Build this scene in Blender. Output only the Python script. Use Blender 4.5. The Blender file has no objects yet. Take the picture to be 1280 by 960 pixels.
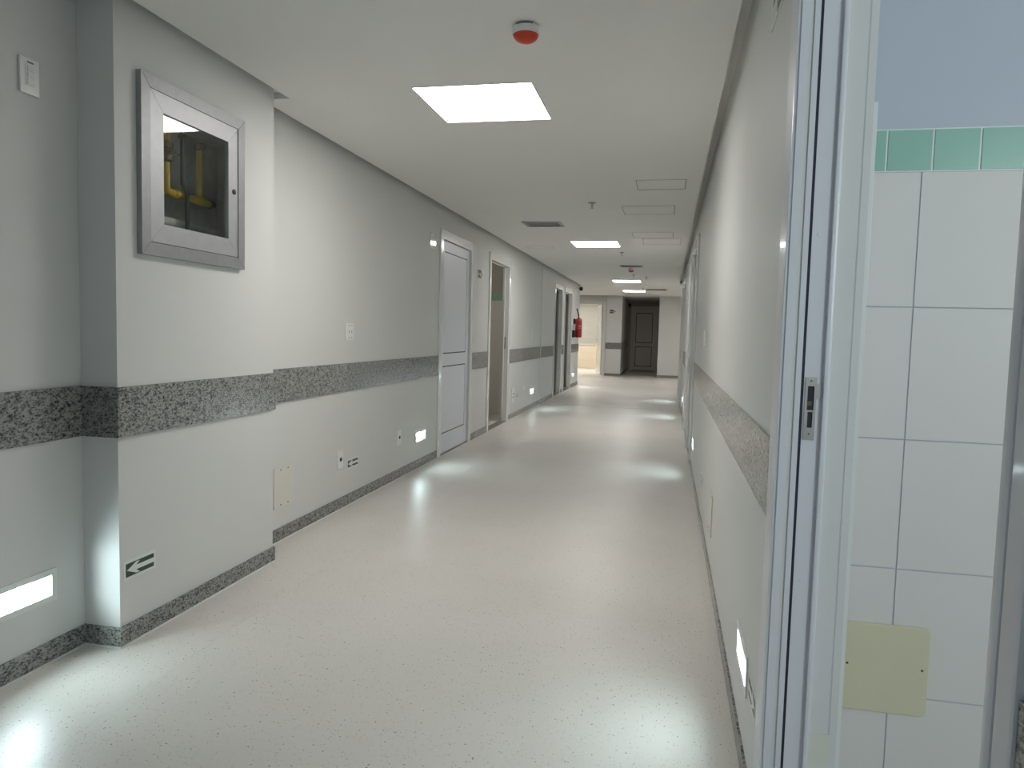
import bpy, bmesh, math, random
from mathutils import Vector, Matrix
random.seed(7)
C = bpy.context.scene.collection
S = bpy.context.scene
# ------------------------------------------------------------------ camera
YAW, PITCH, ROLL, FPX, CAMH = map(float, (11.9356, 4.0755, 1.498, 912.84, 1.27))
yw, pt, rl = (math.radians(v) for v in (YAW, PITCH, ROLL))
fw = Vector((-math.sin(yw)*math.cos(pt), math.cos(yw)*math.cos(pt), -math.sin(pt)))
rt = Vector((math.cos(yw), math.sin(yw), 0)); up = rt.cross(fw)
rt2 = math.cos(rl)*rt + math.sin(rl)*up; up2 = -math.sin(rl)*rt + math.cos(rl)*up
cam_d = bpy.data.cameras.new('camera'); cam = bpy.data.objects.new('camera', cam_d); C.objects.link(cam)
cam_d.sensor_width = 36; cam_d.lens = FPX/1280*36; cam_d.clip_start = .02
M_ = Matrix((rt2, up2, -fw)).transposed().to_4x4(); M_.translation = Vector((0, 0, CAMH)); cam.matrix_world = M_
S.camera = cam
# ------------------------------------------------------------------ world, exposure, daylight
w = bpy.data.worlds.new('world'); S.world = w; w.use_nodes = True
w.node_tree.nodes['Background'].inputs[0].default_value = (.55, .72, 1, 1)
w.node_tree.nodes['Background'].inputs[1].default_value = .15
S.view_settings.view_transform = 'Standard'; S.view_settings.look = 'None'
S.view_settings.gamma = 1; S.view_settings.use_curve_mapping = False
S.view_settings.exposure = 1.05
LIGHT_PANEL = 10.0      # radiance of the ceiling light diffusers
STEP_LAMP = 72.0       # radiance of the small step lamps
def area(name, loc, rot, sx, sy, energy, col):
    l = bpy.data.lights.new(name, 'AREA'); l.shape = 'RECTANGLE'; l.size = sx; l.size_y = sy; l.energy = energy; l.color = col
    o = bpy.data.objects.new(name, l); o.location = loc; o.rotation_euler = rot; C.objects.link(o)
# daylight outside the window of the tiled bathroom beside the camera, and outside the window behind the camera
area('bathroom_daylight', (2.0, -.83, 1.75), (math.radians(90), 0, 0), 1.0, .9, 24, (.88, .95, 1))
area('corridor_daylight', (-1.0, -3.6, 1.5), (math.radians(90), 0, 0), 1.4, 1.1, 9, (.72, .86, 1))

# ------------------------------------------------------------------ materials
MATS = {}
def mat(name, col, rough=.5, metal=0, noise=0, nscale=8, bump=0, bscale=60, spec=.5, emit=None, coat=0):
    m = bpy.data.materials.new(name); m.use_nodes = True; nt = m.node_tree; b = nt.nodes['Principled BSDF']
    b.inputs['Base Color'].default_value = (*col, 1); b.inputs['Roughness'].default_value = rough
    b.inputs['Metallic'].default_value = metal; b.inputs['Specular IOR Level'].default_value = spec
    b.inputs['Coat Weight'].default_value = coat; b.inputs['Coat Roughness'].default_value = .08
    tc = nt.nodes.new('ShaderNodeTexCoord')
    if noise:
        n = nt.nodes.new('ShaderNodeTexNoise'); n.inputs['Scale'].default_value = nscale; n.inputs['Detail'].default_value = 4
        nt.links.new(tc.outputs['Object'], n.inputs['Vector'])
        r = nt.nodes.new('ShaderNodeValToRGB'); r.color_ramp.elements[0].position = .3; r.color_ramp.elements[1].position = .7
        r.color_ramp.elements[0].color = (*[c*(1-noise) for c in col], 1); r.color_ramp.elements[1].color = (*[min(1, c*(1+noise)) for c in col], 1)
        nt.links.new(n.outputs['Fac'], r.inputs['Fac']); nt.links.new(r.outputs['Color'], b.inputs['Base Color'])
    if bump:
        n = nt.nodes.new('ShaderNodeTexNoise'); n.inputs['Scale'].default_value = bscale; n.inputs['Detail'].default_value = 3
        nt.links.new(tc.outputs['Object'], n.inputs['Vector'])
        bp = nt.nodes.new('ShaderNodeBump'); bp.inputs['Strength'].default_value = bump; bp.inputs['Distance'].default_value = .002
        nt.links.new(n.outputs['Fac'], bp.inputs['Height']); nt.links.new(bp.outputs['Normal'], b.inputs['Normal'])
    if emit:
        b.inputs['Emission Color'].default_value = (*emit[:3], 1); b.inputs['Emission Strength'].default_value = emit[3]
    MATS[name] = m; return m
paint = mat('wall_paint', (.69, .687, .665), .5, noise=.012, nscale=1.2, bump=.08, bscale=35, spec=.12)
ceil_m = mat('ceiling_paint', (.86, .855, .825), .8, noise=.01, nscale=1.0)
white = mat('white_enamel', (.72, .735, .768), .32, spec=.45, coat=.12)
wframe = mat('white_frame', (.80, .805, .79), .2, spec=.6, coat=.3)
warmw = mat('beige_door_enamel', (.68, .62, .55), .35)
leafm = mat('door_leaf_white', (.80, .81, .87), .36)
whiteP = mat('white_plastic', (.80, .81, .77), .3)
ivory = mat('ivory_plate', (.70, .69, .61), .45)
cream = mat('cream_plate', (.62, .60, .42), .4, noise=.02)
alu = mat('brushed_aluminium', (.33, .335, .34), .5, metal=.6, noise=.05, nscale=30)
alu_l = mat('satin_aluminium', (.43, .435, .44), .5, metal=.6, noise=.04, nscale=20)
steel = mat('lock_steel', (.50, .48, .45), .35, metal=.8)
dark = mat('black_rubber', (.015, .015, .016), .5)
gap_m = mat('dark_joint', (.02, .02, .035), .7)
green = mat('sign_green', (.012, .055, .035), .3)
signw = mat('sign_white', (.75, .77, .74), .3)
sgloss = mat('sign_gloss_white', (.72, .74, .72), .06, spec=1, coat=1)
red = mat('extinguisher_red', (.33, .012, .018), .25, coat=.5)
redlens = mat('siren_red_lens', (.62, .07, .035), .45, spec=.25)
yellow = mat('yellow_pipe_paint', (.62, .42, .03), .45, noise=.15, nscale=20)
hose = mat('dark_green_hose', (.02, .035, .03), .4)
brass = mat('tarnished_brass', (.13, .10, .05), .5, metal=.6, noise=.3, nscale=40)
concrete = mat('bare_plaster', (.62, .61, .58), .85, noise=.35, nscale=6, bump=.5, bscale=30)
greentile = mat('green_glazed_tile', (.25, .48, .39), .3, noise=.03, nscale=6)
tile_m = mat('cream_glazed_tile', (.68, .655, .625), .5, noise=.01, nscale=2)
grout = mat('grey_grout', (.50, .50, .56), .8)
bathpaint = mat('bathroom_paint', (.46, .51, .57), .5)
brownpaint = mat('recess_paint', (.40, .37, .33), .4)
doorgrey = mat('door_panel_grey', (.34, .32, .30), .4)
beige = mat('beige_tile', (.74, .66, .52), .35)
blindm = mat('white_blind', (.80, .80, .76), .5)
lampm = mat('panel_diffuser', (.9, .9, .88), .5, emit=(1, .972, .94, LIGHT_PANEL))
stepm = mat('step_lamp_tube', (.9, .9, .9), .4, emit=(.80, .93, 1, STEP_LAMP))
reflm = mat('step_reflector', (.32, .42, .40), .3)
warm = mat('room_diffuser', (.9, .9, .85), .5, emit=(1, .94, .84, 36))
gapg = mat('hatch_shadow_gap', (.30, .30, .28), .9)
bluem = mat('blue_print', (.10, .16, .28), .5)
labelm = mat('pale_label', (.55, .45, .45), .5)

def granite(name, dk, lt, scale=95):
    m = bpy.data.materials.new(name); m.use_nodes = True; nt = m.node_tree; b = nt.nodes['Principled BSDF']
    b.inputs['Roughness'].default_value = .22
    tc = nt.nodes.new('ShaderNodeTexCoord'); oi = nt.nodes.new('ShaderNodeObjectInfo')
    ad = nt.nodes.new('ShaderNodeVectorMath'); ad.operation = 'ADD'
    sc = nt.nodes.new('ShaderNodeVectorMath'); sc.operation = 'SCALE'; sc.inputs[0].default_value = (37, 11, 23)
    nt.links.new(oi.outputs['Random'], sc.inputs['Scale'])
    nt.links.new(tc.outputs['Object'], ad.inputs[0]); nt.links.new(sc.outputs[0], ad.inputs[1])
    st = nt.nodes.new('ShaderNodeVectorMath'); st.operation = 'MULTIPLY'; st.inputs[1].default_value = (.7, .7, 1.25); nt.links.new(ad.outputs[0], st.inputs[0])
    n = nt.nodes.new('ShaderNodeTexNoise'); n.inputs['Scale'].default_value = scale; n.inputs['Detail'].default_value = 3; n.inputs['Roughness'].default_value = .6
    n2 = nt.nodes.new('ShaderNodeTexNoise'); n2.inputs['Scale'].default_value = scale*.33; n2.inputs['Detail'].default_value = 2
    v = nt.nodes.new('ShaderNodeTexVoronoi'); v.inputs['Scale'].default_value = scale*1.3
    for q in (n, n2, v): nt.links.new(st.outputs[0], q.inputs['Vector'])
    mx = nt.nodes.new('ShaderNodeMath'); mx.operation = 'MULTIPLY_ADD'; mx.inputs[1].default_value = .45
    nt.links.new(n2.outputs['Fac'], mx.inputs[0]); nt.links.new(n.outputs['Fac'], mx.inputs[2])
    m3 = nt.nodes.new('ShaderNodeMath'); m3.operation = 'MULTIPLY_ADD'; m3.inputs[1].default_value = .12
    nt.links.new(v.outputs['Distance'], m3.inputs[0]); nt.links.new(mx.outputs[0], m3.inputs[2])
    r = nt.nodes.new('ShaderNodeValToRGB'); e = r.color_ramp.elements
    e[0].position = .62; e[0].color = (*dk, 1); e[1].position = .86; e[1].color = (*lt, 1)
    k = e.new(.73); k.color = (*[(a*.55+c*.45)*.9 for a, c in zip(dk, lt)], 1)
    nt.links.new(m3.outputs[0], r.inputs['Fac'])
    hv = nt.nodes.new('ShaderNodeHueSaturation'); mr = nt.nodes.new('ShaderNodeMapRange')
    mr.inputs['To Min'].default_value = .88; mr.inputs['To Max'].default_value = 1.1
    nt.links.new(oi.outputs['Random'], mr.inputs['Value']); nt.links.new(mr.outputs[0], hv.inputs['Value'])
    nt.links.new(r.outputs['Color'], hv.inputs['Color']); nt.links.new(hv.outputs['Color'], b.inputs['Base Color'])
    return m
gran = granite('grey_granite', (.024, .024, .032), (.345, .345, .32), 140)

def floor_mat():
    m = bpy.data.materials.new('speckled_vinyl'); m.use_nodes = True; nt = m.node_tree; b = nt.nodes['Principled BSDF']
    b.inputs['Specular IOR Level'].default_value = .45
    tc = nt.nodes.new('ShaderNodeTexCoord')
    base = nt.nodes.new('ShaderNodeTexNoise'); base.inputs['Scale'].default_value = 1.3; base.inputs['Detail'].default_value = 5
    r = nt.nodes.new('ShaderNodeValToRGB'); e = r.color_ramp.elements
    e[0].position = .35; e[0].color = (.67, .64, .592, 1); e[1].position = .65; e[1].color = (.715, .683, .635, 1)
    nt.links.new(tc.outputs['Object'], base.inputs['Vector']); nt.links.new(base.outputs['Fac'], r.inputs['Fac'])
    col = r.outputs['Color']
    for scale, lo, hi, c, frac in ((70, .0, .16, (.10, .09, .085), .22), (110, .0, .2, (.36, .30, .25), .35), (90, .0, .2, (.76, .75, .72), .3)):
        v = nt.nodes.new('ShaderNodeTexVoronoi'); v.inputs['Scale'].default_value = scale
        ns = nt.nodes.new('ShaderNodeTexNoise'); ns.inputs['Scale'].default_value = scale*1.2
        nt.links.new(tc.outputs['Object'], ns.inputs['Vector'])
        a = nt.nodes.new('ShaderNodeVectorMath'); a.operation = 'MULTIPLY_ADD'; a.inputs[1].default_value = (.012,)*3
        nt.links.new(ns.outputs['Color'], a.inputs[0]); nt.links.new(tc.outputs['Object'], a.inputs[2])
        nt.links.new(a.outputs[0], v.inputs['Vector'])
        lt = nt.nodes.new('ShaderNodeMath'); lt.operation = 'LESS_THAN'; lt.inputs[1].default_value = hi
        nt.links.new(v.outputs['Distance'], lt.inputs[0])
        sp = nt.nodes.new('ShaderNodeSeparateColor'); nt.links.new(v.outputs['Color'], sp.inputs[0])
        l2 = nt.nodes.new('ShaderNodeMath'); l2.operation = 'LESS_THAN'; l2.inputs[1].default_value = frac
        nt.links.new(sp.outputs[0], l2.inputs[0])
        mu = nt.nodes.new('ShaderNodeMath'); mu.operation = 'MULTIPLY'
        nt.links.new(lt.outputs[0], mu.inputs[0]); nt.links.new(l2.outputs[0], mu.inputs[1])
        mx = nt.nodes.new('ShaderNodeMix'); mx.data_type = 'RGBA'; mx.inputs[7].default_value = (*c, 1)
        nt.links.new(mu.outputs[0], mx.inputs[0]); nt.links.new(col, mx.inputs[6]); col = mx.outputs[2]
    nt.links.new(col, b.inputs['Base Color'])
    rn = nt.nodes.new('ShaderNodeMapRange'); rn.inputs['To Min'].default_value = .33; rn.inputs['To Max'].default_value = .41
    n3 = nt.nodes.new('ShaderNodeTexNoise'); n3.inputs['Scale'].default_value = 3; n3.inputs['Detail'].default_value = 6
    nt.links.new(tc.outputs['Object'], n3.inputs['Vector']); nt.links.new(n3.outputs['Fac'], rn.inputs['Value']); nt.links.new(rn.outputs[0], b.inputs['Roughness'])
    n4 = nt.nodes.new('ShaderNodeTexNoise'); n4.inputs['Scale'].default_value = 14; n4.inputs['Detail'].default_value = 2
    nt.links.new(tc.outputs['Object'], n4.inputs['Vector'])
    bp = nt.nodes.new('ShaderNodeBump'); bp.inputs['Strength'].default_value = .12; bp.inputs['Distance'].default_value = .004
    nt.links.new(n4.outputs['Fac'], bp.inputs['Height']); nt.links.new(bp.outputs['Normal'], b.inputs['Normal'])
    return m
vinyl = floor_mat()
def glass_mat():
    m = bpy.data.materials.new('clear_pane'); m.use_nodes = True; nt = m.node_tree; nt.nodes.remove(nt.nodes['Principled BSDF'])
    out = nt.nodes['Material Output']; t = nt.nodes.new('ShaderNodeBsdfTransparent'); g = nt.nodes.new('ShaderNodeBsdfGlossy')
    t.inputs[0].default_value = (.93, .95, .94, 1); g.inputs['Roughness'].default_value = .03
    f = nt.nodes.new('ShaderNodeFresnel'); ge = nt.nodes.new('ShaderNodeNewGeometry'); io = nt.nodes.new('ShaderNodeMath')
    io.operation = 'MULTIPLY_ADD'; io.inputs[1].default_value = -.8333; io.inputs[2].default_value = 1.5     # same reflectance on both faces of the thin pane
    nt.links.new(ge.outputs['Backfacing'], io.inputs[0]); nt.links.new(io.outputs[0], f.inputs[0]); mx = nt.nodes.new('ShaderNodeMixShader')
    nt.links.new(f.outputs[0], mx.inputs[0]); nt.links.new(t.outputs[0], mx.inputs[1]); nt.links.new(g.outputs[0], mx.inputs[2])
    nt.links.new(mx.outputs[0], out.inputs[0]); return m
glass = glass_mat()

# ------------------------------------------------------------------ helpers
def bx(bm, x0, x1, y0, y1, z0, z1):
    if x0 > x1: x0, x1 = x1, x0
    if y0 > y1: y0, y1 = y1, y0
    if z0 > z1: z0, z1 = z1, z0
    v = [bm.verts.new((x, y, z)) for x in (x0, x1) for y in (y0, y1) for z in (z0, z1)]
    for f in ((0, 1, 3, 2), (4, 6, 7, 5), (0, 4, 5, 1), (2, 3, 7, 6), (0, 2, 6, 4), (1, 5, 7, 3)): bm.faces.new([v[i] for i in f])
def obj(name, bm, m, parent=None, bevel=0, smooth=False):
    me = bpy.data.meshes.new(name)
    if bevel:
        bmesh.ops.bevel(bm, geom=bm.edges[:], offset=bevel, segments=2, affect='EDGES', profile=.6)
    bmesh.ops.recalc_face_normals(bm, faces=bm.faces[:])
    bm.to_mesh(me); bm.free(); me.materials.append(m)
    if smooth or bevel:
        for p in me.polygons: p.use_smooth = True
        if bevel or smooth == 'auto':
            try: me.set_sharp_from_angle(angle=math.radians(42))
            except Exception: pass
    o = bpy.data.objects.new(name, me); C.objects.link(o)
    if bevel:
        wn = o.modifiers.new('wn', 'WEIGHTED_NORMAL'); wn.keep_sharp = True; wn.weight = 100
    if parent:
        o.parent = parent
        root = parent
        off = Vector((0, 0, 0))
        while root: off += root.location; root = root.parent
        me.transform(Matrix.Translation(-off))        # meshes are written in world coordinates
    return o
def box(name, dims, m, parent=None, bevel=0):
    bm = bmesh.new(); bx(bm, *dims); return obj(name, bm, m, parent, bevel)
def boxes(name, lst, m, parent=None, bevel=0):
    bm = bmesh.new()
    for d in lst: bx(bm, *d)
    return obj(name, bm, m, parent, bevel)
def thing(name, label, cat, loc, group=None):
    o = bpy.data.objects.new(name, None); C.objects.link(o); o.empty_display_size = .05
    o.location = loc; o['label'] = label; o['category'] = cat
    if group: o['group'] = group
    return o
def tag(o, label, cat, group=None):
    o['label'] = label; o['category'] = cat
    if group: o['group'] = group
    return o
def struct(o, label=None):
    o['kind'] = 'structure'
    if label: o['label'] = label
    return o
def sempty(name, loc=(0, 0, 0), label=None):
    o = bpy.data.objects.new(name, None); C.objects.link(o); o.location = loc; return struct(o, label)
def slab(name, axis, w0, w1, u, v, holes, m, parent=None, excl=()):
    """a panel of thickness w0..w1 along axis (0 x, 1 y, 2 z) over the rectangles u, v, with rectangular holes"""
    us = sorted({round(q, 5) for q in list(u) + [h[i] for h in holes for i in (0, 1)] if u[0] <= q <= u[1]})
    vs = sorted({round(q, 5) for q in list(v) + [h[i] for h in holes for i in (2, 3)] if v[0] <= q <= v[1]})
    def P(a, b, c):
        return (c, a, b) if axis == 0 else (a, c, b) if axis == 1 else (a, b, c)
    bm = bmesh.new(); vt = {}
    def V(a, b, c):
        k = (a, b, c)
        if k not in vt: vt[k] = bm.verts.new(P(a, b, c))
        return vt[k]
    solid = {}
    for i in range(len(us)-1):
        for j in range(len(vs)-1):
            cu, cv = (us[i]+us[i+1])/2, (vs[j]+vs[j+1])/2
            solid[i, j] = not any(h[0] < cu < h[1] and h[2] < cv < h[3] for h in holes)
    for (i, j), s in solid.items():
        if not s: continue
        a0, a1, b0, b1 = us[i], us[i+1], vs[j], vs[j+1]
        for c in (w0, w1): bm.faces.new([V(a0, b0, c), V(a1, b0, c), V(a1, b1, c), V(a0, b1, c)])
        for di, dj, e in ((-1, 0, ((a0, b0), (a0, b1))), (1, 0, ((a1, b0), (a1, b1))), (0, -1, ((a0, b0), (a1, b0))), (0, 1, ((a0, b1), (a1, b1)))):
            if not solid.get((i+di, j+dj), False):
                bm.faces.new([V(*e[0], w0), V(*e[1], w0), V(*e[1], w1), V(*e[0], w1)])
    return obj(name, bm, m, parent)
def lathe(name, prof, m, parent, centre, axis='z', n=28, smooth='auto'):
    bm = bmesh.new(); rings = []
    for r, h in prof:
        ring = []
        for k in range(n):
            a = 2*math.pi*k/n; p = (r*math.cos(a), r*math.sin(a), h)
            if axis == 'x': p = (h, r*math.cos(a), r*math.sin(a))
            if axis == 'y': p = (r*math.cos(a), h, r*math.sin(a))
            ring.append(bm.verts.new(Vector(p)+Vector(centre)))
        rings.append(ring)
    for a, b in zip(rings, rings[1:]):
        for k in range(n): bm.faces.new([a[k], a[(k+1) % n], b[(k+1) % n], b[k]])
    bm.faces.new(rings[0]); bm.faces.new(rings[-1])
    return obj(name, bm, m, parent, smooth=smooth)
def tube(name, pts, r, m, parent, n=10):
    bm = bmesh.new(); pts = [Vector(p) for p in pts]
    # round the corners
    out = [pts[0]]
    for a, b, c in zip(pts, pts[1:], pts[2:]):
        d = min((a-b).length, (c-b).length, 3*r)*.5
        p0 = b+(a-b).normalized()*d; p1 = b+(c-b).normalized()*d
        for t in (0, .25, .5, .75, 1): out.append(p0*(1-t)**2+b*2*t*(1-t)+p1*t*t)
    out.append(pts[-1]); rings = []
    nrm = None
    for i, p in enumerate(out):
        d = (out[min(i+1, len(out)-1)]-out[max(i-1, 0)]).normalized()
        if nrm is None:
            nrm = d.orthogonal().normalized()
        nrm = (nrm - d*nrm.dot(d)).normalized(); bi = d.cross(nrm)
        rings.append([bm.verts.new(p+r*(math.cos(2*math.pi*k/n)*nrm+math.sin(2*math.pi*k/n)*bi)) for k in range(n)])
    for a, b in zip(rings, rings[1:]):
        for k in range(n): bm.faces.new([a[k], a[(k+1) % n], b[(k+1) % n], b[k]])
    bm.faces.new(rings[0]); bm.faces.new(rings[-1])
    return obj(name, bm, m, parent, smooth='auto')

A, PL, B, CH = -2.207, -2.046, .266, 2.458      # left wall, pilaster face, right wall, ceiling
TH = .15; TL = .09                              # wall thickness right, left
YB, YL, YR, YE = -3.2, 18.4, 17.2, 22.6         # behind, ends of the left and right walls, far cross wall
TOP = 2.56
def X(s, d): return A+d if s > 0 else B-d       # a point d out of the left (s=1) or right (s=-1) wall

# ------------------------------------------------------------------ shell
STEP_L = [(2.0, 2.25), (6.27, 6.53), (11.92, 12.2), (17.35, 17.62)]
STEP_R = [(2.17, 2.43), (6.75, 7.0), (11.55, 11.85), (14.3, 14.6)]
SZ0, SZ1 = .245, .33
DL = [(6.95, 8.05, 2.19), (8.96, 10.07, 2.19), (14.36, 15.26, 2.19), (15.76, 16.85, 2.19)]
DR = [(.615, 1.744, 2.19), (7.45, 8.45, 2.19), (9.2, 10.2, 2.19), (13.1, 14.0, 2.19), (15.2, 16.2, 2.19)]
holes = [(a, b, SZ0, SZ1) for a, b in STEP_L] + [(a, b, -1, z) for a, b, z in DL] + [(2.6, 3.5, 1.56, 2.2)]
struct(slab('wall_left', 0, A-TL, A, (YB, YL), (0, TOP), holes, paint))
holes = [(a, b, SZ0, SZ1) for a, b in STEP_R] + [(a, b, -1, z) for a, b, z in DR]
struct(slab('wall_right', 0, B, B+TH, (YB, YR), (0, TOP), holes, paint))
# pilaster on the left wall: face panel with the cabinet opening and two returns
PY0, PY1 = 2.404, 3.529
CY0, CY1, CZ0, CZ1 = 2.575, 3.2, 1.585, 2.197
pil = sempty('wall_left_pilaster', (A, PY0, 0))
slab('pilaster_face', 0, PL-.03, PL, (PY0, PY1), (0, TOP), [(CY0, CY1, CZ0, CZ1)], paint, pil)
slab('pilaster_return', 1, PY0, PY0+.03, (A+.001, PL-.03), (0, TOP), [], paint, pil)
slab('pilaster_return', 1, PY1-.03, PY1, (A+.001, PL-.03), (0, TOP), [], paint, pil)

# floor: dark subfloor and vinyl sheets with fine seams, split again at the movement joint
fl = sempty('floor')
box('subfloor', (-7, 3.2, YB-.3, 31, -.08, -.0035), gap_m, fl)
xs = [-7, -4.2, -1.735, 1.9, 3.2]; ys = [YB-.3, 12.78, 31]
for i in range(len(xs)-1):
    for j in range(len(ys)-1):
        g = .0003
        box('vinyl_sheet', (xs[i]+g, xs[i+1]-g, ys[j]+(.014 if j else 0), ys[j+1]-(.014 if not j else 0), -.0035, 0), vinyl, fl)
# ceiling: plaster slab held off the walls by a shadow gap, upper deck above
G = .058; SLAB = .035
LIGHTS = [(-.985, 3.805, .62), (-.985, 9.81, .62), (-.945, 16.52, .62), (-.945, 20.2, .60)]
LIGHTS_OFF = []
HALL_FILL = [(-5.0, 20.2, .6), (2.0, 20.2, .6)]  # added lights out of view in the cross hall, brightening the far column
vents = [(-1.585, -1.185, 7.81, 8.18), (-.855, -.48, 12.74, 13.02), (-.6, -.09, 19.08, 19.60)]
ch = [(x-s/2, x+s/2, y-s/2, y+s/2) for x, y, s in LIGHTS+LIGHTS_OFF] + [v for v in vents]
ceil = sempty('ceiling', (0, 0, CH))
notch = (A+G-.001, PL+G, PY0-G, PY1+G)
slab('plaster_slab', 2, CH, CH+SLAB, (A+G, B-G), (YB, YR-.2), [h for h in ch if h[3] < YR] + [notch], ceil_m, ceil)
slab('plaster_slab', 2, CH, CH+SLAB, (-7+G, 3.2-G), (YR-.2, YE-.04), [h for h in ch if h[2] > YR] + [(x-s/2, x+s/2, y-s/2, y+s/2) for x, y, s in HALL_FILL] +
     [(-7.1, A+G, YR-.3, YL+.05), (B-G, 3.3, YR-.3, YR+.05)], ceil_m, ceil)
box('upper_deck', (-7.2, 3.4, YB-.3, 31, TOP, TOP+.06), ceil_m, ceil)
# lighting troughs above the openings so no light leaks over the slab
# ------------------------------------------------------------------ far cross hall
struct(slab('wall_hall_left', 0, -7.1, -7, (YL, YE), (0, TOP), [], paint))
struct(slab('wall_hall_right', 0, 3.2, 3.3, (YR, YE), (0, TOP), [], paint))
struct(slab('wall_hall_near_left', 1, YL-TH, YL, (-7, A-TL), (0, TOP), [], paint))
struct(slab('wall_hall_near_right', 1, YR-TH, YR, (B+TH, 3.2), (0, TOP), [], paint))
COL0, COL1, RX1 = -1.87, -1.40, -.285
struct(slab('wall_end_left', 1, YE+.12, YE+.24, (-7, COL0), (0, TOP), [(-2.9, -1.99, -1, 2.215)], paint))
cw = sempty('wall_end_column', ((COL0+COL1)/2, YE, 0))
slab('column_face', 1, YE, YE+.24, (COL0, COL1), (0, TOP), [], paint, cw)
slab('column_return', 0, COL1-.12, COL1, (YE+.24, 26.4), (0, TOP), [], paint, cw)
struct(slab('wall_end_right', 1, YE, YE+.15, (RX1, 3.2), (0, TOP), [], paint))
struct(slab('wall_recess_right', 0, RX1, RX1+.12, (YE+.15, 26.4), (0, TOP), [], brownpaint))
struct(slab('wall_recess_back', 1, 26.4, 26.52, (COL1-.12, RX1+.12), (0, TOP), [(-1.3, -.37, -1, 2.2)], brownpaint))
box('recess_slab', (COL1, RX1, YE-.04, 26.4, CH, CH+SLAB), ceil_m, ceil)
struct(slab('wall_recess_light_stop', 1, 26.7, 26.8, (COL1-.3, RX1+.3), (0, TOP), [], brownpaint))  # unseen panel added behind the recess door to block light leaking under it
# lit room behind the end wall
struct(slab('wall_lit_room_back', 1, 27.2, 27.3, (-6, COL1-.12), (0, TOP), [], paint))
struct(slab('wall_lit_room_left', 0, -6.1, -6, (YE+.24, 27.2), (0, TOP), [], paint))
box('room_slab', (-6, COL1-.12, YE+.24, 27.2, 2.5, 2.53), ceil_m, ceil)
# behind the camera: a wall with a window
struct(slab('wall_back', 1, YB-.12, YB, (A, B), (0, TOP), [(-1.7, -.3, .95, 2.05)], paint))
w_ = sempty('window_1', (-1.0, YB-.06, .95))
boxes('window_frame', [(-1.7, -1.65, YB-.09, YB-.03, .95, 2.05), (-.35, -.3, YB-.09, YB-.03, .95, 2.05), (-1.65, -.35, YB-.09, YB-.03, .95, 1.0),
      (-1.65, -.35, YB-.09, YB-.03, 2.0, 2.05), (-1.02, -.98, YB-.09, YB-.03, 1.0, 2.0)], white, w_)
boxes('pane', [(-1.65, -1.02, YB-.065, YB-.06, 1.0, 2.0), (-.98, -.35, YB-.065, YB-.06, 1.0, 2.0)], glass, w_)

# ------------------------------------------------------------------ granite rail and skirting, slab by slab
RZ0, RZ1, SKH = .826, 1.02, .078
def run(parent, s, y0, y1, z0, z1, d, m, step=.95, off=0, base=0, seam=.0015):
    y = y0
    first = True
    while y < y1-.01:
        e = min(y1, y+(step-off if first and off else step)); first = False
        if y1-e < .08: e = y1
        box('granite_slab', (X(s, base), X(s, base+d), y+seam/2, e-seam/2, z0, z1), m, parent)
        y = e
tl = sempty('trim_1', (A, 0, RZ0)); bl = sempty('baseboard_left', (A, 0, 0))
FR = .055                                        # casing overlap beside the openings
segs = [(YB+.02, PY0-.01), (PY1+.01, DL[0][0]-.08), (DL[0][1]+.08, DL[1][0]-.08), (DL[1][1]+.08, 12.755), (12.8, DL[2][0]-.08), (DL[2][1]+.08, DL[3][0]-.08), (DL[3][1]+.08, YL)]
for k, (a, b) in enumerate(segs):
    run(tl, 1, a, b, RZ0, RZ1, .010, gran, off=(-.28 if k == 1 else 0)); run(bl, 1, a, b, 0, SKH, .010, gran, step=1.4)
# round the pilaster
for par, z0, z1 in ((tl, RZ0, RZ1), (bl, 0, SKH)):
    box('granite_slab', (A, PL+.010, PY0-.010, PY0, z0, z1), gran, par)
    for a, b in ((PY0, 2.98), (2.98, PY1)) if z0 else ((PY0, PY1),):
        box('granite_slab', (PL, PL+.010, a+.0007, b-.0007, z0, z1), gran, par)
    box('granite_slab', (A, PL+.010, PY1, PY1+.010, z0, z1), gran, par)
tr = sempty('trim_2', (B, 0, RZ0)); br = sempty('baseboard_right', (B, 0, 0))
segs = [(YB+.02, DR[0][0]-.0505), (DR[0][1]+.108, DR[1][0]-.11), (DR[1][1]+.11, DR[2][0]-.11), (DR[2][1]+.11, 12.755), (12.8, DR[3][0]-.11), (DR[3][1]+.11, DR[4][0]-.11), (DR[4][1]+.11, YR)]
for a, b in segs:
    run(tr, -1, a, b, RZ0, RZ1, .008 if a > 0 else .013, gran, step=1.05); run(br, -1, a, b, 0, SKH*.8, .008, gran, step=1.4)
te = sempty('trim_3', (COL0, YE, RZ0)); be = sempty('baseboard_end', (0, YE, 0))
box('granite_slab', (COL0-.01, COL1+.01, YE-.01, YE, RZ0, RZ1), gran, te)
box('granite_slab', (COL1, COL1+.01, YE, 24.4, RZ0, RZ1), gran, te); box('granite_slab', (COL1, COL1+.01, 24.402, 26.4, RZ0, RZ1), gran, te)
box('granite_slab', (COL0-.01, COL1+.01, YE-.01, YE, 0, SKH), gran, be); box('granite_slab', (COL1, COL1+.01, YE, 26.4, 0, SKH), gran, be)
box('granite_slab', (RX1-.01, 3.2, YE-.01, YE, 0, SKH), gran, be)
box('granite_slab', (A-TL, A, YL, YL+.01, 0, SKH), gran, be); box('granite_slab', (A-TL, A, YL, YL+.01, RZ0, RZ1), gran, te)
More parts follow.
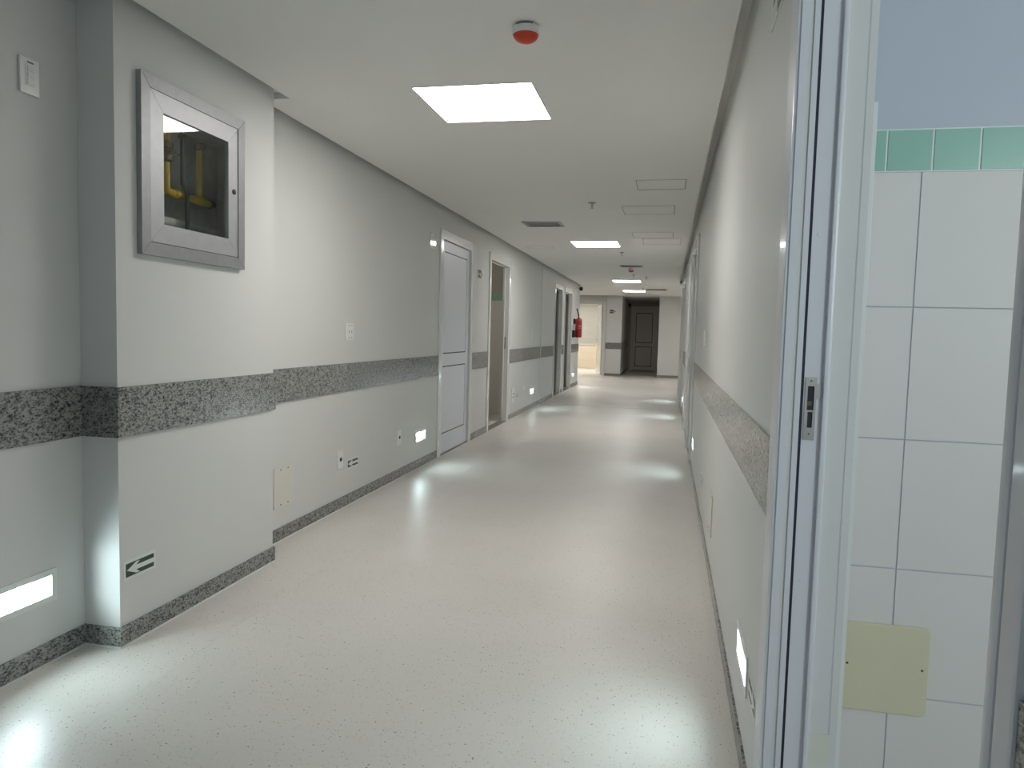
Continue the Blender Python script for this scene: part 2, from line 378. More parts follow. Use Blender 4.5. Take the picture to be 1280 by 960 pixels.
# white sealant bead at the foot of the skirting
sb = sempty('trim_4', (A, 0, 0), None)
boxes('sealant_bead', [(A+.010, A+.016, YB, PY0-.01, 0, .005), (A+.016, PL+.016, PY0-.016, PY0-.010, 0, .005), (PL+.010, PL+.016, PY0-.01, PY1+.01, 0, .005),
      (A+.010, A+.016, PY1+.016, DL[0][0]-.08, 0, .005), (A+.010, A+.016, DL[1][1]+.08, 12.75, 0, .005)], signw, sb)

# ------------------------------------------------------------------ doors of the corridor
def door_frame(parent, s, y0, y1, z1, proud=.014, cw=.07, depth=TH+.002, name='door_frame', cw0=None):
    cw0 = cw if cw0 is None else cw0
    t = .022
    d = X(s, -depth); p = X(s, proud); r = X(s, 0)
    bm = bmesh.new()
    bx(bm, p, r, y0-cw0, y0+t, 0, z1+cw); bx(bm, p, r, y1-t, y1+cw, 0, z1+cw); bx(bm, p, r, y0+t, y1-t, z1-t, z1+cw)
    obj('casing', bm, wframe, parent, bevel=.004)
    bm = bmesh.new()
    bx(bm, r, d, y0+.0005, y0+t, 0, z1-.0005); bx(bm, r, d, y1-t, y1-.0005, 0, z1-.0005); bx(bm, r, d, y0+t, y1-t, z1-t, z1-.0005)
    # stop beads
    st = (X(s, -.048), X(s, min(-.0595, -.05)))
    bx(bm, *st, y0+t, y0+t+.012, 0, z1-t-.012); bx(bm, *st, y1-t-.012, y1-t, 0, z1-t-.012); bx(bm, *st, y0+t, y1-t, z1-t-.012, z1-t)
    obj('jamb', bm, wframe, parent)
def panel_leaf(parent, s, y0, y1, z1, d0=-.012, d1=-.048, mats=(leafm, leafm)):
    """aluminium leaf with a tall upper and a shorter lower panel set in dark gaskets"""
    leaf = bpy.data.objects.new('door_leaf', None); C.objects.link(leaf); leaf.parent = parent
    leaf.location = Vector((X(s, d0), y0, 0)) - parent.location
    a, b = X(s, d0), X(s, d1); st = .10; z0 = .012; m0, m1, bt = .905, 1.03, .21
    zt = z1-.10
    boxes('leaf_frame', [(a, b, y0, y0+st, z0, z1), (a, b, y1-st, y1, z0, z1), (a, b, y0+st, y1-st, zt, z1), (a, b, y0+st, y1-st, m0, m1), (a, b, y0+st, y1-st, z0, bt)], mats[0], leaf)
    for q0, q1 in ((bt, m0), (m1, zt)):
        box('gasket', (X(s, d0-.003), X(s, d0-.02), y0+st, y1-st, q0, q1), dark, leaf)
        box('panel', (X(s, d0-.0015), X(s, d0-.012), y0+st+.009, y1-st-.012, q0+.011, q1-.011), mats[1], leaf)
    return leaf
d1 = sempty('door_1', (A, DL[0][0], 0), 'closed white two-panel door, nearest on the left wall')
door_frame(d1, 1, *DL[0], depth=.085); panel_leaf(d1, 1, DL[0][0]+.026, DL[0][1]-.026, DL[0][2]-.028)
box('threshold', (A-TL, A+.003, DL[0][0]+.022, DL[0][1]-.022, 0, .0115), gran, d1)
d2 = sempty('door_2', (A, DL[1][0], 0), 'open doorway to a tiled bathroom, second on the left wall')
door_frame(d2, 1, *DL[1], depth=.06); box('threshold', (A-TL, A+.012, DL[1][0]+.022, DL[1][1]-.022, 0, .012), gran, d2)
sp = box('strike_plate', (A-.050, A-.020, DL[1][1]-.024, DL[1][1]-.0222, 1.03, 1.20), steel, d2)
d3 = sempty('door_3', (A, DL[2][0], 0), 'open white framed doorway, third on the left wall'); door_frame(d3, 1, *DL[2], depth=.06)
d4 = sempty('door_4', (A, DL[3][0], 0), 'open white framed doorway beside the fire extinguisher'); door_frame(d4, 1, *DL[3], depth=.06)
box('threshold', (A-TL, A+.003, DL[2][0]+.022, DL[2][1]-.022, 0, .01), gran, d3)
box('threshold', (A-TL, A+.003, DL[3][0]+.022, DL[3][1]-.022, 0, .01), gran, d4)
for k, (a, b, z) in enumerate(DR[1:]):
    d = sempty('door_%d' % (6+k), (B, a, 0)); door_frame(d, -1, a, b, z, proud=.02, cw=.08)
    panel_leaf(d, -1, a+.026, b-.026, z-.028, mats=(wframe, wframe))
    box('threshold', (B-.003, B+TH, a+.022, b-.022, 0, .0115), gran, d)

# the doorway right beside the camera, built in more detail
y0, y1, z1 = DR[0]
dn = sempty('door_5', (B, y0, 0), 'white door frame of the tiled bathroom right beside the camera')
bm = bmesh.new()
bx(bm, B-.016, B+.001, y1, y1+.10, 0, z1+.10); bx(bm, B-.016, B+.001, y0-.05, y0-.0185, 0, z1+.10); bx(bm, B-.016, B+.001, y0-.0165, y0, 0, z1); bx(bm, B-.016, B+.001, y0, y1, z1, z1+.10)
obj('casing', bm, white, dn, bevel=.005)
bm = bmesh.new()
bx(bm, B-.008, B+.001, y1+.10, y1+.115, 0, z1+.115)
obj('casing_bead', bm, white, dn, bevel=.003)
bm = bmesh.new()                                   # grooved return of the casing
bx(bm, B-.008, B+.009, y1-.004, y1+.01, 0, z1); bx(bm, B+.019, B+.031, y1-.004, y1+.01, 0, z1); bx(bm, B+.009, B+.019, y1+.002, y1+.01, 0, z1)
obj('casing_return', bm, white, dn)
box('rubber_seal', (B+.031, B+.0375, y1-.001, y1+.012, 0, z1), gap_m, dn)
bm = bmesh.new()
bx(bm, B+.0375, B+.077, y1-.002, y1+.012, 0, z1)   # rebate face with the strike plate
obj('jamb_face', bm, white, dn)
bm = bmesh.new(); bx(bm, B+.077, B+.089, y1-.014, y1+.012, 0, z1); obj('door_stop', bm, white, dn, bevel=.004)
bm = bmesh.new()                                   # coved inner part of the jamb
n = 8; ring0 = []
for k in range(n+1):
    t = k/n; xx = B+.089+t*.045; yy = y1-.002+.010*math.sin(math.pi*t)
    ring0.append((bm.verts.new((xx, yy, .363)), bm.verts.new((xx, yy, z1))))
for a, b in zip(ring0, ring0[1:]): bm.faces.new([a[0], b[0], b[1], a[1]])
bx(bm, B+.089, B+.134, y1+.009, y1+.014, .363, z1)
obj('jamb_cove', bm, white, dn, smooth=True)
box('jamb_foot', (B+.089, B+.134, y1-.003, y1+.014, 0, .363), ivory, dn)
box('jamb_core', (B+.002, B+.149, y1+.012, y1+.03, 0, z1), white, dn)
bm = bmesh.new(); bx(bm, B+.0, B+.149, y0-.0005, y0+.002, 0, z1); bx(bm, B, B+.149, y0, y1, z1-.02, z1); obj('jamb_lining', bm, white, dn)
lk = bpy.data.objects.new('strike_plate', None); C.objects.link(lk); lk.parent = dn; lk.location = Vector((.31, y1-.003, 1.04))-dn.location
slab('strike_face', 1, y1-.0045, y1-.002, (.3065, .3305), (1.044, 1.186), [(.312, .326, 1.112, 1.166), (.314, .3245, 1.072, 1.112-.004)], steel, lk)
box('strike_pocket', (.312, .326, y1-.0022, y1-.0018, 1.072, 1.166), gap_m, lk)
slab('latch_lip', 1, y1-.0045, y1-.002, (.3305, .3395), (1.137, 1.172), [], steel, lk)
box('latch_tongue', (.3125, .3215, y1-.006, y1-.002, 1.122, 1.132), brass, lk)
for z in (1.058, 1.178): lathe('screw', [(.0018, 0), (.0018, -.0014)], brass, lk, (.3185, y1-.0045, z), 'y', 10)
for z in (1.503, .716): lathe('screw_cap', [(.0045, 0), (.004, -.0015)], white, dn, (.319, y1-.002, z), 'y', 14)
box('threshold', (B-.004, B+TH, y0+.003, y1-.003, 0, .008), gran, dn)

# ------------------------------------------------------------------ the tiled bathroom beside the camera
BX0, BX1, BY0, BY1 = B+TH, 3.1, -.7, 1.95
wb = sempty('wall_bathroom_end', (BX0, BY1, 0))
box('wall_core', (BX0, BX1, BY1+.009, BY1+.12, 0, TOP), bathpaint, wb)
box('grout_bed', (BX0, BX1, BY1+.0025, BY1+.009, 0, 1.68), grout, wb); box('grout_bed', (BX0, BX1, BY1+.0025, BY1+.009, 1.6803, 1.782), signw, wb)
zj = [0, .055, .38, .705, 1.03, 1.355, 1.68]; xj = [BX0+.0, .58, 1.03, 1.48, 1.93, 2.38, 2.83, BX1]
g = .0016
for i in range(len(xj)-1):
    for j in range(len(zj)-1):
        box('wall_tile', (xj[i]+g, xj[i+1]-g, BY1, BY1+.006, zj[j]+g, zj[j+1]-g), tile_m, wb, bevel=.0008)
xg = [BX0]+[.5+.1025*k for k in range(26) if .5+.1025*k < BX1]+[BX1]
for a, b in zip(xg, xg[1:]):
    box('green_tile', (a+.0025, b-.0025, BY1, BY1+.006, 1.6835, 1.779), greentile, wb, bevel=.0008)
struct(slab('wall_bathroom_front', 1, BY0-.1, BY0, (BX0, BX1), (0, TOP), [(1.5, 2.5, 1.3, 2.2)], bathpaint))
struct(slab('wall_bathroom_side', 0, BX1, BX1+.1, (BY0, BY1+.12), (0, TOP), [], bathpaint))
w2 = sempty('window_2', (2.0, BY0-.05, 1.3))
boxes('window_frame', [(1.5, 1.54, BY0-.07, BY0-.03, 1.3, 2.2), (2.46, 2.5, BY0-.07, BY0-.03, 1.3, 2.2), (1.54, 2.46, BY0-.07, BY0-.03, 1.3, 1.34), (1.54, 2.46, BY0-.07, BY0-.03, 2.16, 2.2)], white, w2)
box('pane', (1.54, 2.46, BY0-.052, BY0-.048, 1.34, 2.16), glass, w2)
# tile facing of the corridor-side wall: its finished edge shows beside the jamb
wt = sempty('trim_5', (BX0, y1, 0), 'tile edge strip beside the jamb of the near doorway')
for a, b in zip(zj, zj[1:]): box('edge_tile', (BX0-.0005, BX0+.008, y1+.014, BY1-.002, a+g, b-g), tile_m, wt)
box('edge_trim', (BX0-.010, BX0+.0085, y1+.0005, y1+.013, 0, 1.787), signw, wt, bevel=.001)
cp = thing('cover_plate', 'square yellowish cover plate with two screws on the bathroom tiles', 'cover plate', (.564, BY1, .46))
q = .014; bm = bmesh.new(); rr = []
for cx_, cz_, a0 in ((.667-q, .562-q, 0), (.462+q, .562-q, 90), (.462+q, .335+q, 180), (.667-q, .335+q, 270)):
    for k in range(5): a = math.radians(a0+22.5*k); rr.append((cx_+q*math.cos(a), cz_+q*math.sin(a)))
fa = [bm.verts.new((x, BY1-.0005, z)) for x, z in rr]; fm = [bm.verts.new((x, BY1-.006, z)) for x, z in rr]
fb = [bm.verts.new((.5645+(x-.5645)*.98, BY1-.008, .4485+(z-.4485)*.98)) for x, z in rr]
bm.faces.new(fa); bm.faces.new(fb)
for u_, v_ in ((fa, fm), (fm, fb)):
    for k in range(len(rr)): bm.faces.new([u_[k], u_[(k+1) % len(rr)], v_[(k+1) % len(rr)], v_[k]])
obj('plate', bm, cream, cp)
for x in (.478, .652): lathe('screw', [(.003, 0), (.003, -.001)], brass, cp, (x, BY1-.008, .455), 'y', 12)

# ------------------------------------------------------------------ rooms behind the left doorways
def room(nm, y0, y1, depth=1.7, m=paint):
    x1 = A-TL; x0 = x1-depth
    struct(slab('wall_%s_back' % nm, 0, x0-.08, x0, (y0, y1), (0, TOP), [], m))
    struct(slab('wall_%s_near' % nm, 1, y0-.08, y0, (x0-.08, x1), (0, TOP), [], m))
    return x0, x1
x0, x1 = room('shower_room', 8.4, 10.9)
we = sempty('wall_shower_room_end', (x0, 10.9, 0))
box('wall_core', (x0-.08, x1, 10.909, 11.02, 0, TOP), brownpaint, we); box('grout_bed', (x0, x1, 10.9025, 10.909, 0, 1.845), grout, we)
for i in range(4):
    for j in range(6):
        a, b = x1-.45*(i+1), x1-.45*i; z0_ = .14+.325*(j-1) if j else 0; z1_ = .14+.325*j
        if a < x0: a = x0
        if z1_ > 1.74: z1_ = 1.74
        box('wall_tile', (a+g, b-g, 10.896, 10.9025, z0_+g, z1_-g), tile_m, we)
for k in range(17):
    box('green_tile', (max(x0, x1-.1025*(k+1))+g, x1-.1025*k-g, 10.896, 10.9025, 1.745, 1.84), greentile, we)
sl_ = thing('shower_room_fill_light', 'added unseen fill lamp inside the tiled bathroom off the left wall', 'ceiling light', (-3.0, 9.7, TOP-.02))  # added lamp, out of view, to brighten the tiled interior
lathe('lamp_rim', [(.13, 0), (.13, .0195)], whiteP, sl_, (-3.0, 9.7, TOP-.02), 'z', 24); lathe('diffuser', [(.11, -.012), (.115, -.0005)], mat('fill_diffuser', (.9, .9, .85), .5, emit=(1, .93, .8, 16)), sl_, (-3.0, 9.7, TOP-.02), 'z', 24)
x0, x1 = room('store_room', 13.9, 15.40); x0, x1 = room('side_room', 15.48, 17.6)
struct(slab('wall_side_room_end', 1, 17.6, 17.7, (x0-.08, x1), (0, TOP), [], paint))

# ------------------------------------------------------------------ expansion joint cover strips
def halfround(name, pts, r, m, parent): return tube(name, pts, r, m, parent, 12)
j1 = halfround('expansion_joint_cover', [(A+.004, 12.777, .004), (A+.004, 12.777, 2.50)], .009, white, None)
tag(j1, 'thin vertical metal joint strip running up the left corridor wall', 'joint strip')
j2 = halfround('expansion_joint_cover', [(B-.004, 12.777, .004), (B-.004, 12.777, 2.50)], .009, white, None)
tag(j2, 'thin vertical metal joint strip running up the right corridor wall', 'joint strip')

# ------------------------------------------------------------------ ceiling lights
def ceiling_light(x, y, s, label, em=None):
    t = thing('ceiling_light', label, 'ceiling light', (x, y, CH), 'square recessed ceiling lights')
    h = s/2; r = .012
    boxes('light_frame', [(x-h+.0005, x-h+r, y-h+.0005, y+h-.0005, CH-.002, CH+.05), (x+h-r, x+h-.0005, y-h+.0005, y+h-.0005, CH-.002, CH+.05),
          (x-h+r, x+h-r, y-h+.0005, y-h+r, CH-.002, CH+.05), (x-h+r, x+h-r, y+h-r, y+h-.0005, CH-.002, CH+.05)], whiteP, t)
    box('diffuser', (x-h+r, x+h-r, y-h+r, y+h-r, CH+.002, CH+.02), em or lampm, t)
lab = ['large bright square ceiling light nearest the camera, past the red siren', 'second bright square ceiling light along the corridor, beside the air grille',
       'third bright ceiling light, beyond the far red siren', 'farthest bright ceiling light, just in front of the dark door recess']
for (x, y, s), l in zip(LIGHTS, lab): ceiling_light(x, y, s, l)
for (x, y, s), l in zip(LIGHTS_OFF+HALL_FILL, ['added off-view fill light in the left arm of the cross hall', 'added off-view fill light in the right arm of the cross hall']): ceiling_light(x, y, s, l)
rl_ = thing('room_light', 'warm ceiling light inside the bright room at the corridor end', 'ceiling light', (-3.2, 25, 2.5))
boxes('light_frame', [(-3.55, -2.85, 24.65, 25.35, 2.47, 2.4995)], whiteP, rl_); box('diffuser', (-3.5, -2.9, 24.7, 25.3, 2.46, 2.4695), warm, rl_)

# ------------------------------------------------------------------ step lights
def step_light(s, y0, y1, label):
    ym = (y0+y1)/2
    t = thing('step_light', label, 'step light', (X(s, 0), ym, SZ0), 'low step lights recessed in the corridor walls')
    e = .018
    X0, X1 = X(s, .0005), X(s, .005)
    boxes('rim', [(X0, X1, y0-e, y1+e, SZ1-.004, SZ1+e), (X0, X1, y0-e, y1+e, SZ0-e, SZ0+.004), (X0, X1, y0-e, y0+.004, SZ0+.004, SZ1-.004), (X0, X1, y1-.004, y1+e, SZ0+.004, SZ1-.004)], signw, t)
    a, b = X(s, -.0005), X(s, -.055); k = .0008
    boxes('reflector', [(b, X(s, -.053), y0+k, y1-k, SZ0+k, SZ1-k), (a, b, y0+k, y0+.003, SZ0+k, SZ1-k), (a, b, y1-.003, y1-k, SZ0+k, SZ1-k),
          (a, b, y0+k, y1-k, SZ0+k, SZ0+.003), (a, b, y0+k, y1-k, SZ1-.003, SZ1-k)], reflm, t)
    zc = (SZ0+SZ1)/2
    lathe('lamp', [(.012, y0+.045-ym), (.019, y0+.055-ym), (.019, y1-.065-ym), (.012, y1-.055-ym)], stepm, t, (X(s, -.028), ym, zc+.004), 'y', 14)
    box('glass_cover', (X(s, -.004), X(s, -.001), y0+.0035, y1-.0035, SZ0+.0035, SZ1-.0035), glass, t)
ls = ['lit step light in the left wall before the pilaster, nearest the camera', 'lit step light low on the left wall beside the closed white door',
      'lit step light low on the left wall just before the joint strip', 'lit step light low on the left wall below the fire extinguisher']
rs = ['lit step light low on the right wall beside the near door frame', 'lit step light low on the right wall below its first far door frame',
      'third lit step light along the right wall', 'farthest lit step light on the right wall']
for (a, b), l in zip(STEP_L, ls): step_light(1, a, b, l)
for (a, b), l in zip(STEP_R, rs): step_light(-1, a, b, l)

# ------------------------------------------------------------------ glazed service cabinet in the pilaster with pipework
cb = thing('glazed_cabinet', 'grey metal wall cabinet with glass door showing yellow pipes, in the pilaster', 'wall cabinet', (PL, CY0, CZ0))
o0, o1, q0, q1 = 2.518, 3.226, 1.537, 2.242; f = .052
def mitre(name, y0, y1, z0, z1, w, xa, xb, m, parent):
    yi0, yi1, zi0, zi1 = y0+w, y1-w, z0+w, z1-w
    for pts in (((y0, z1), (y1, z1), (yi1, zi1), (yi0, zi1)), ((y0, z0), (yi0, zi0), (yi1, zi0), (y1, z0)), ((y0, z0), (y0, z1), (yi0, zi1), (yi0, zi0)), ((y1, z0), (yi1, zi0), (yi1, zi1), (y1, z1))):
        bm = bmesh.new(); cy = sum(p[0] for p in pts)/4; cz = sum(p[1] for p in pts)/4
        k = .9985
        pp = [(cy+(p[0]-cy)*k, cz+(p[1]-cz)*k) for p in pts]
        a = [bm.verts.new((xa, *p)) for p in pp]; b = [bm.verts.new((xb, *p)) for p in pp]
        bm.faces.new(a); bm.faces.new(b[::-1])
        for i in range(4): bm.faces.new([a[i], a[(i+1) % 4], b[(i+1) % 4], b[i]])
        obj(name, bm, m, parent, bevel=.0012)
mitre('frame_rail', o0, o1, q0, q1, f, PL+.0005, PL+.024, alu, cb)
gd = bpy.data.objects.new('glass_door', None); C.objects.link(gd); gd.parent = cb; gd.location = Vector((PL+.005, CY0, CZ0))-cb.location
mitre('door_rail', CY0+.0, CY1-.022, CZ0+.007, CZ1-.006, .078, PL-.004, PL+.019, alu_l, gd)
box('glass_pane', (PL+.006, PL+.010, CY0+.074, CY1-.096, CZ0+.081, CZ1-.08), glass, gd)
lathe('lock_knob', [(.0125, 0), (.0125, .004), (.009, .006), (.004, .006)], dark, gd, (PL+.019, 3.142, 1.893), 'x', 18)
bxx = [(A-TH+.002, A-TH+.01, 2.601, 3.499, 1.561, 2.199), (A-TH+.01, PL-.03, 2.601, 2.61, 1.561, 2.199), (A-TH+.01, PL-.031, 3.488, 3.498, 1.561, 2.199), (A-TH+.01, PL-.031, 2.61, 3.488, 1.561, 1.57), (A-TH+.01, PL-.031, 2.61, 3.488, 2.19, 2.199)]
boxes('recess_lining', bxx, concrete, cb)
PX = -2.22
yp = thing('yellow_pipework', 'yellow gas pipes with a valve behind the cabinet glass', 'pipes', (PX, 2.92, 1.57))
tube('pipe', [(PX, 2.92, 2.185), (PX, 2.92, 1.86), (PX, 3.24, 1.853)], .0165, yellow, yp, 14)
tube('pipe', [(PX, 3.157, 1.856), (PX, 3.157, 2.10)], .0135, yellow, yp, 14)
lathe('valve', [(.02, 0), (.031, .008), (.031, .03), (.024, .038), (.024, .055), (.031, .062), (.031, .085), (.02, .092)], brass, yp, (PX, 2.92, 1.985), 'z', 8)
boxes('valve_lever', [(PX+.03, PX+.04, 2.90, 2.965, 2.02, 2.03), (PX, PX+.04, 2.912, 2.928, 2.022, 2.03)], brass, yp)
lathe('fitting', [(.018, 0), (.026, .006), (.026, .03), (.018, .036)], brass, yp, (PX, 3.157, 2.09), 'z', 8)
lathe('elbow_collar', [(.02, 0), (.022, .004), (.022, .03), (.02, .034)], yellow, yp, (PX, 2.975, 1.858), 'y', 14)
lathe('tee', [(.018, 0), (.021, .004), (.021, .05), (.018, .054)], yellow, yp, (PX, 3.13, 1.8555), 'y', 14)
lathe('end_cap', [(.018, 0), (.021, .004), (.021, .03), (.01, .034)], brass, yp, (PX, 3.23, 1.853), 'y', 14)
hz = thing('black_hose', 'dark thin hose bent downward in front of the yellow pipes', 'hose', (PX+.03, 3.03, 1.57))
tube('hose_tube', [(PX+.035, 2.985, 2.185), (PX+.035, 2.985, 1.90), (PX+.035, 3.018, 1.868), (PX+.035, 3.018, 1.60), (PX+.035, 3.018, 1.571)], .0095, hose, hz, 12)
lathe('hose_collar', [(.012, 0), (.018, .004), (.018, .022), (.012, .026)], brass, hz, (PX+.035, 2.985, 2.10), 'z', 12)
lp = tube('lower_pipe', [(PX-.02, 2.612, 1.732), (PX-.02, 3.485, 1.722)], .021, concrete, None, 14)
tag(lp, 'dusty grey pipe along the bottom inside the glazed cabinet', 'pipe')

# ------------------------------------------------------------------ signs
def poly(name, pts, xa, xb, m, parent):
    bm = bmesh.new(); a = [bm.verts.new((xa, *p)) for p in pts]; b = [bm.verts.new((xb, *p)) for p in pts]
    bm.faces.new(a); bm.faces.new(b[::-1]); n = len(pts)
    for i in range(n): bm.faces.new([a[i], a[(i+1) % n], b[(i+1) % n], b[i]])
    bmesh.ops.triangulate(bm, faces=bm.faces[:])
    return obj(name, bm, m, parent)
ARWP = [[(0, .5), (.34, 1), (.34, 0)], [(.339, 1), (.47, 1), (.33, .70), (.3, .70)], [(.339, 0), (.3, .30), (.33, .30), (.47, 0)], [(.2, .70), (1, .70), (1, .30), (.2, .30)]]
ARW = [(0, .5), (.34, 1), (.47, 1), (.33, .70), (1, .70), (1, .30), (.33, .30), (.47, 0), (.34, 0)]
def arrow_sign(s, y0, y1, z0, z1, label, face=None):
    xw = face if face is not None else X(s, 0); sg = 1 if s > 0 else -1
    t = thing('arrow_sign', label, 'sign', (xw, y0, z0), 'green arrow signs low on the walls')
    box('sign_plate', (xw+sg*.0003, xw+sg*.0025, y0, y1, z0, z1), signw, t)
    w_, h_ = y1-y0, z1-z0; m_ = .10*h_+.004
    box('green_field', (xw+sg*.0025, xw+sg*.0030, y0+m_, y1-m_, z0+m_, z1-m_), green, t)
    ya, yb, za, zb = y0+m_+.03*w_, y1-m_, z0+m_+.05*h_, z1-m_-.05*h_
    bm = bmesh.new()
    for n_, pc in enumerate(ARWP):
        pts = [(ya+(yb-ya)*p[0], za+(zb-za)*p[1]) for p in pc]; h = .0034+.00005*n_
        a = [bm.verts.new((xw+sg*.0030, *p)) for p in pts]; b = [bm.verts.new((xw+sg*h, *p)) for p in pts]
        bm.faces.new(a); bm.faces.new(b[::-1])
        for i in range(len(pts)): bm.faces.new([a[i], a[(i+1) % len(pts)], b[(i+1) % len(pts)], b[i]])
    obj('arrow', bm, signw, t)
arrow_sign(1, 2.422, 2.605, .255, .332, 'green and white left arrow sign low on the pilaster', PL)
arrow_sign(1, 4.81, 5.005, .258, .328, 'green arrow sign low on the left wall beside a data outlet')
arrow_sign(1, 10.74, 10.92, .28, .35, 'small arrow sign low on the left wall beside the open bathroom doorway')
arrow_sign(-1, 1.95, 2.115, .255, .325, 'arrow sign low on the right wall beside the near step light')
arrow_sign(-1, 5.0, 5.2, .265, .335, 'arrow sign low on the right wall beyond the blank cover plate')
def exit_sign(plane, u0, u1, z0, z1, put, label, plate=signw):
    """put(u, z, d) -> world; plate, green squares, white figure and arrow"""
    t = thing('exit_sign', label, 'sign', put((u0+u1)/2, z0, 0), 'green exit direction signs')
    def pl(name, pts, d0, d1, m):
        bm = bmesh.new(); a = [bm.verts.new(put(*p, d0)) for p in pts]; b = [bm.verts.new(put(*p, d1)) for p in pts]
        bm.faces.new(a); bm.faces.new(b[::-1]); n = len(pts)
        for i in range(n): bm.faces.new([a[i], a[(i+1) % n], b[(i+1) % n], b[i]])
        bmesh.ops.triangulate(bm, faces=bm.faces[:]); return obj(name, bm, m, t)
    W, H = u1-u0, z1-z0
    def R(a, b, c, d): return [(u0+W*a, z0+H*c), (u0+W*b, z0+H*c), (u0+W*b, z0+H*d), (u0+W*a, z0+H*d)]
    pl('sign_plate', R(0, 1, 0, 1), .0004, .004, plate)
    pl('green_field', R(.03, .64, .05, .95), .004, .0046, green)
    pl('arrow', [(u0+W*(.07+.20*p[0]), z0+H*(.3+.4*p[1])) for p in ARW], .0046, .0052, signw)
    fig = [(.43, .62), (.36, .58), (.33, .45), (.36, .44), (.39, .53), (.42, .54), (.41, .40), (.35, .30), (.29, .30), (.29, .25), (.37, .24), (.44, .34), (.47, .24), (.55, .12), (.58, .15), (.52, .28), (.49, .42), (.50, .52), (.56, .50), (.57, .54), (.50, .62)]
    pl('figure_body', [(u0+W*(.47+(a-.44)*.8), z0+H*(.45+(b-.45)*.8)) for a, b in fig], .0046, .0052, signw)
    pl('figure_head', [(u0+W*(.48+.03*math.cos(k*math.pi/5)), z0+H*(.69+.065*math.sin(k*math.pi/5))) for k in range(10)], .0046, .0052, signw)
    pl('side_field', R(.66, .95, .12, .88), .004, .0046, ivory)
    pl('side_field_bar', R(.70, .91, .44, .56), .0046, .0050, green)
exit_sign('x', 8.33, 8.60, 1.89, 1.995, lambda u, z, d: (A+d, u, z), 'exit sign between the closed door and the open bathroom doorway')
exit_sign('y', -1.785, -1.56, 1.915, 2.03, lambda u, z, d: (u, YE-d, z), 'small exit sign on the far column at the corridor end')
exit_sign('x', 1.99, 2.34, 2.175, 2.31, lambda u, z, d: (B-d, u, z), 'exit sign high on the right wall above the near door frame')
# glossy room plaque that mirrors the ceiling light
def plaque():
    t = thing('room_plaque', 'small glossy plaque glaring white beside the closed white door', 'plaque', (A, 6.655, 2.03))
    bm = bmesh.new(); n = 8; V = {}
    y0, y1, z0, z1 = 6.575, 6.735, 2.03, 2.175
    for i in range(n+1):
        for j in range(n+1):
            u, v = i/n, j/n
            V[i, j] = bm.verts.new((A+.004+.0012*(1-(2*v-1)**2), y0+(y1-y0)*u, z0+(z1-z0)*v))
    for i in range(n):
        for j in range(n): bm.faces.new([V[i, j], V[i+1, j], V[i+1, j+1], V[i, j+1]])
    obj('acrylic_face', bm, sgloss, t, smooth=True)
    box('backing', (A+.0004, A+.004, y0, y1, z0, z1), signw, t)
plaque()

# ------------------------------------------------------------------ switches, outlets, cover plates
def plate_thing(name, label, cat, s, y0, y1, z0, z1, th=.008, m=whiteP, bev=.003, group=None):
    t = thing(name, label, cat, (X(s, 0), (y0+y1)/2, z0), group)
    box('plate', (X(s, .0004), X(s, th), y0, y1, z0, z1), m, t, bevel=bev); return t
t = plate_thing('wall_switch', 'white switch plate high on the left wall before the pilaster', 'switch', 1, 2.15, 2.228, 2.048, 2.17, .010)
box('insert', (A+.010, A+.0125, 2.170, 2.208, 2.075, 2.148), whiteP, t, bevel=.001)
for k in range(3): box('rocker', (A+.0125, A+.0155, 2.176, 2.202, 2.080+.0225*k, 2.0985+.0225*k), signw, t, bevel=.001)
box('printed_mark', (A+.010, A+.0104, 2.178, 2.204, 2.153, 2.158), bluem, t)
t = plate_thing('wall_outlet', 'white double outlet plate above the granite rail on the left wall', 'outlet', 1, 4.762, 4.885, 1.18, 1.303, .009)
for y in (4.805, 4.85):
    box('slot', (A+.009, A+.0097, y-.005, y+.005, 1.232, 1.252), alu, t); box('slot', (A+.009, A+.0097, y-.004, y+.004, 1.195, 1.203), gap_m, t)
    box('slot', (A+.009, A+.0097, y-.010, y+.010, 1.284, 1.289), alu, t)
def cover(s, y0, y1, z0, z1, label):
    t = plate_thing('cover_plate', label, 'cover plate', s, y0, y1, z0, z1, .006, ivory, .0015, 'rectangular screwed cover plates')
    for fy in (.32, .68):
        for fz in (.06, .93):
            lathe('screw', [(.005, 0), (.005, .001)] if s > 0 else [(.005, 0), (.005, -.001)], brass, t, (X(s, .006), y0+(y1-y0)*fy, z0+(z1-z0)*fz), 'x', 10)
cover(1, 3.812, 4.045, .2, .44, 'ivory rectangular cover plate low on the left wall just past the pilaster')
cover(-1, 3.94, 4.2, .21, .43, 'ivory rectangular cover plate low on the right wall')
def data_outlet(y, label):
    t = plate_thing('data_outlet', label, 'outlet', 1, y-.043, y+.043, .285, .412, .007, whiteP, .002, 'slim data outlets on the left wall')
    box('socket', (A+.007, A+.0085, y-.012, y+.018, .338, .362), gap_m, t)
data_outlet(4.692, 'white data outlet with a black socket beside the arrow sign'); data_outlet(5.838, 'white data outlet with a black socket beside the left step light')
t = plate_thing('wall_outlet', 'tall white outlet plate low on the wall beside the open bathroom doorway', 'outlet', 1, 10.40, 10.62, .225, .44, .008)
for z in (.30, .35): box('slot', (A+.008, A+.009, 10.50, 10.58, z, z+.014), gap_m, t)
t = plate_thing('wall_outlet', 'small blank white plate low on the left wall before the third step light', 'outlet', 1, 11.22, 11.42, .36, .42, .006)
box('blank_insert', (A+.006, A+.0075, 11.26, 11.38, .372, .408), signw, t)
t = plate_thing('wall_switch', 'white switch plate above the rail before the left joint strip', 'switch', 1, 11.82, 11.95, 1.17, 1.30, .009)
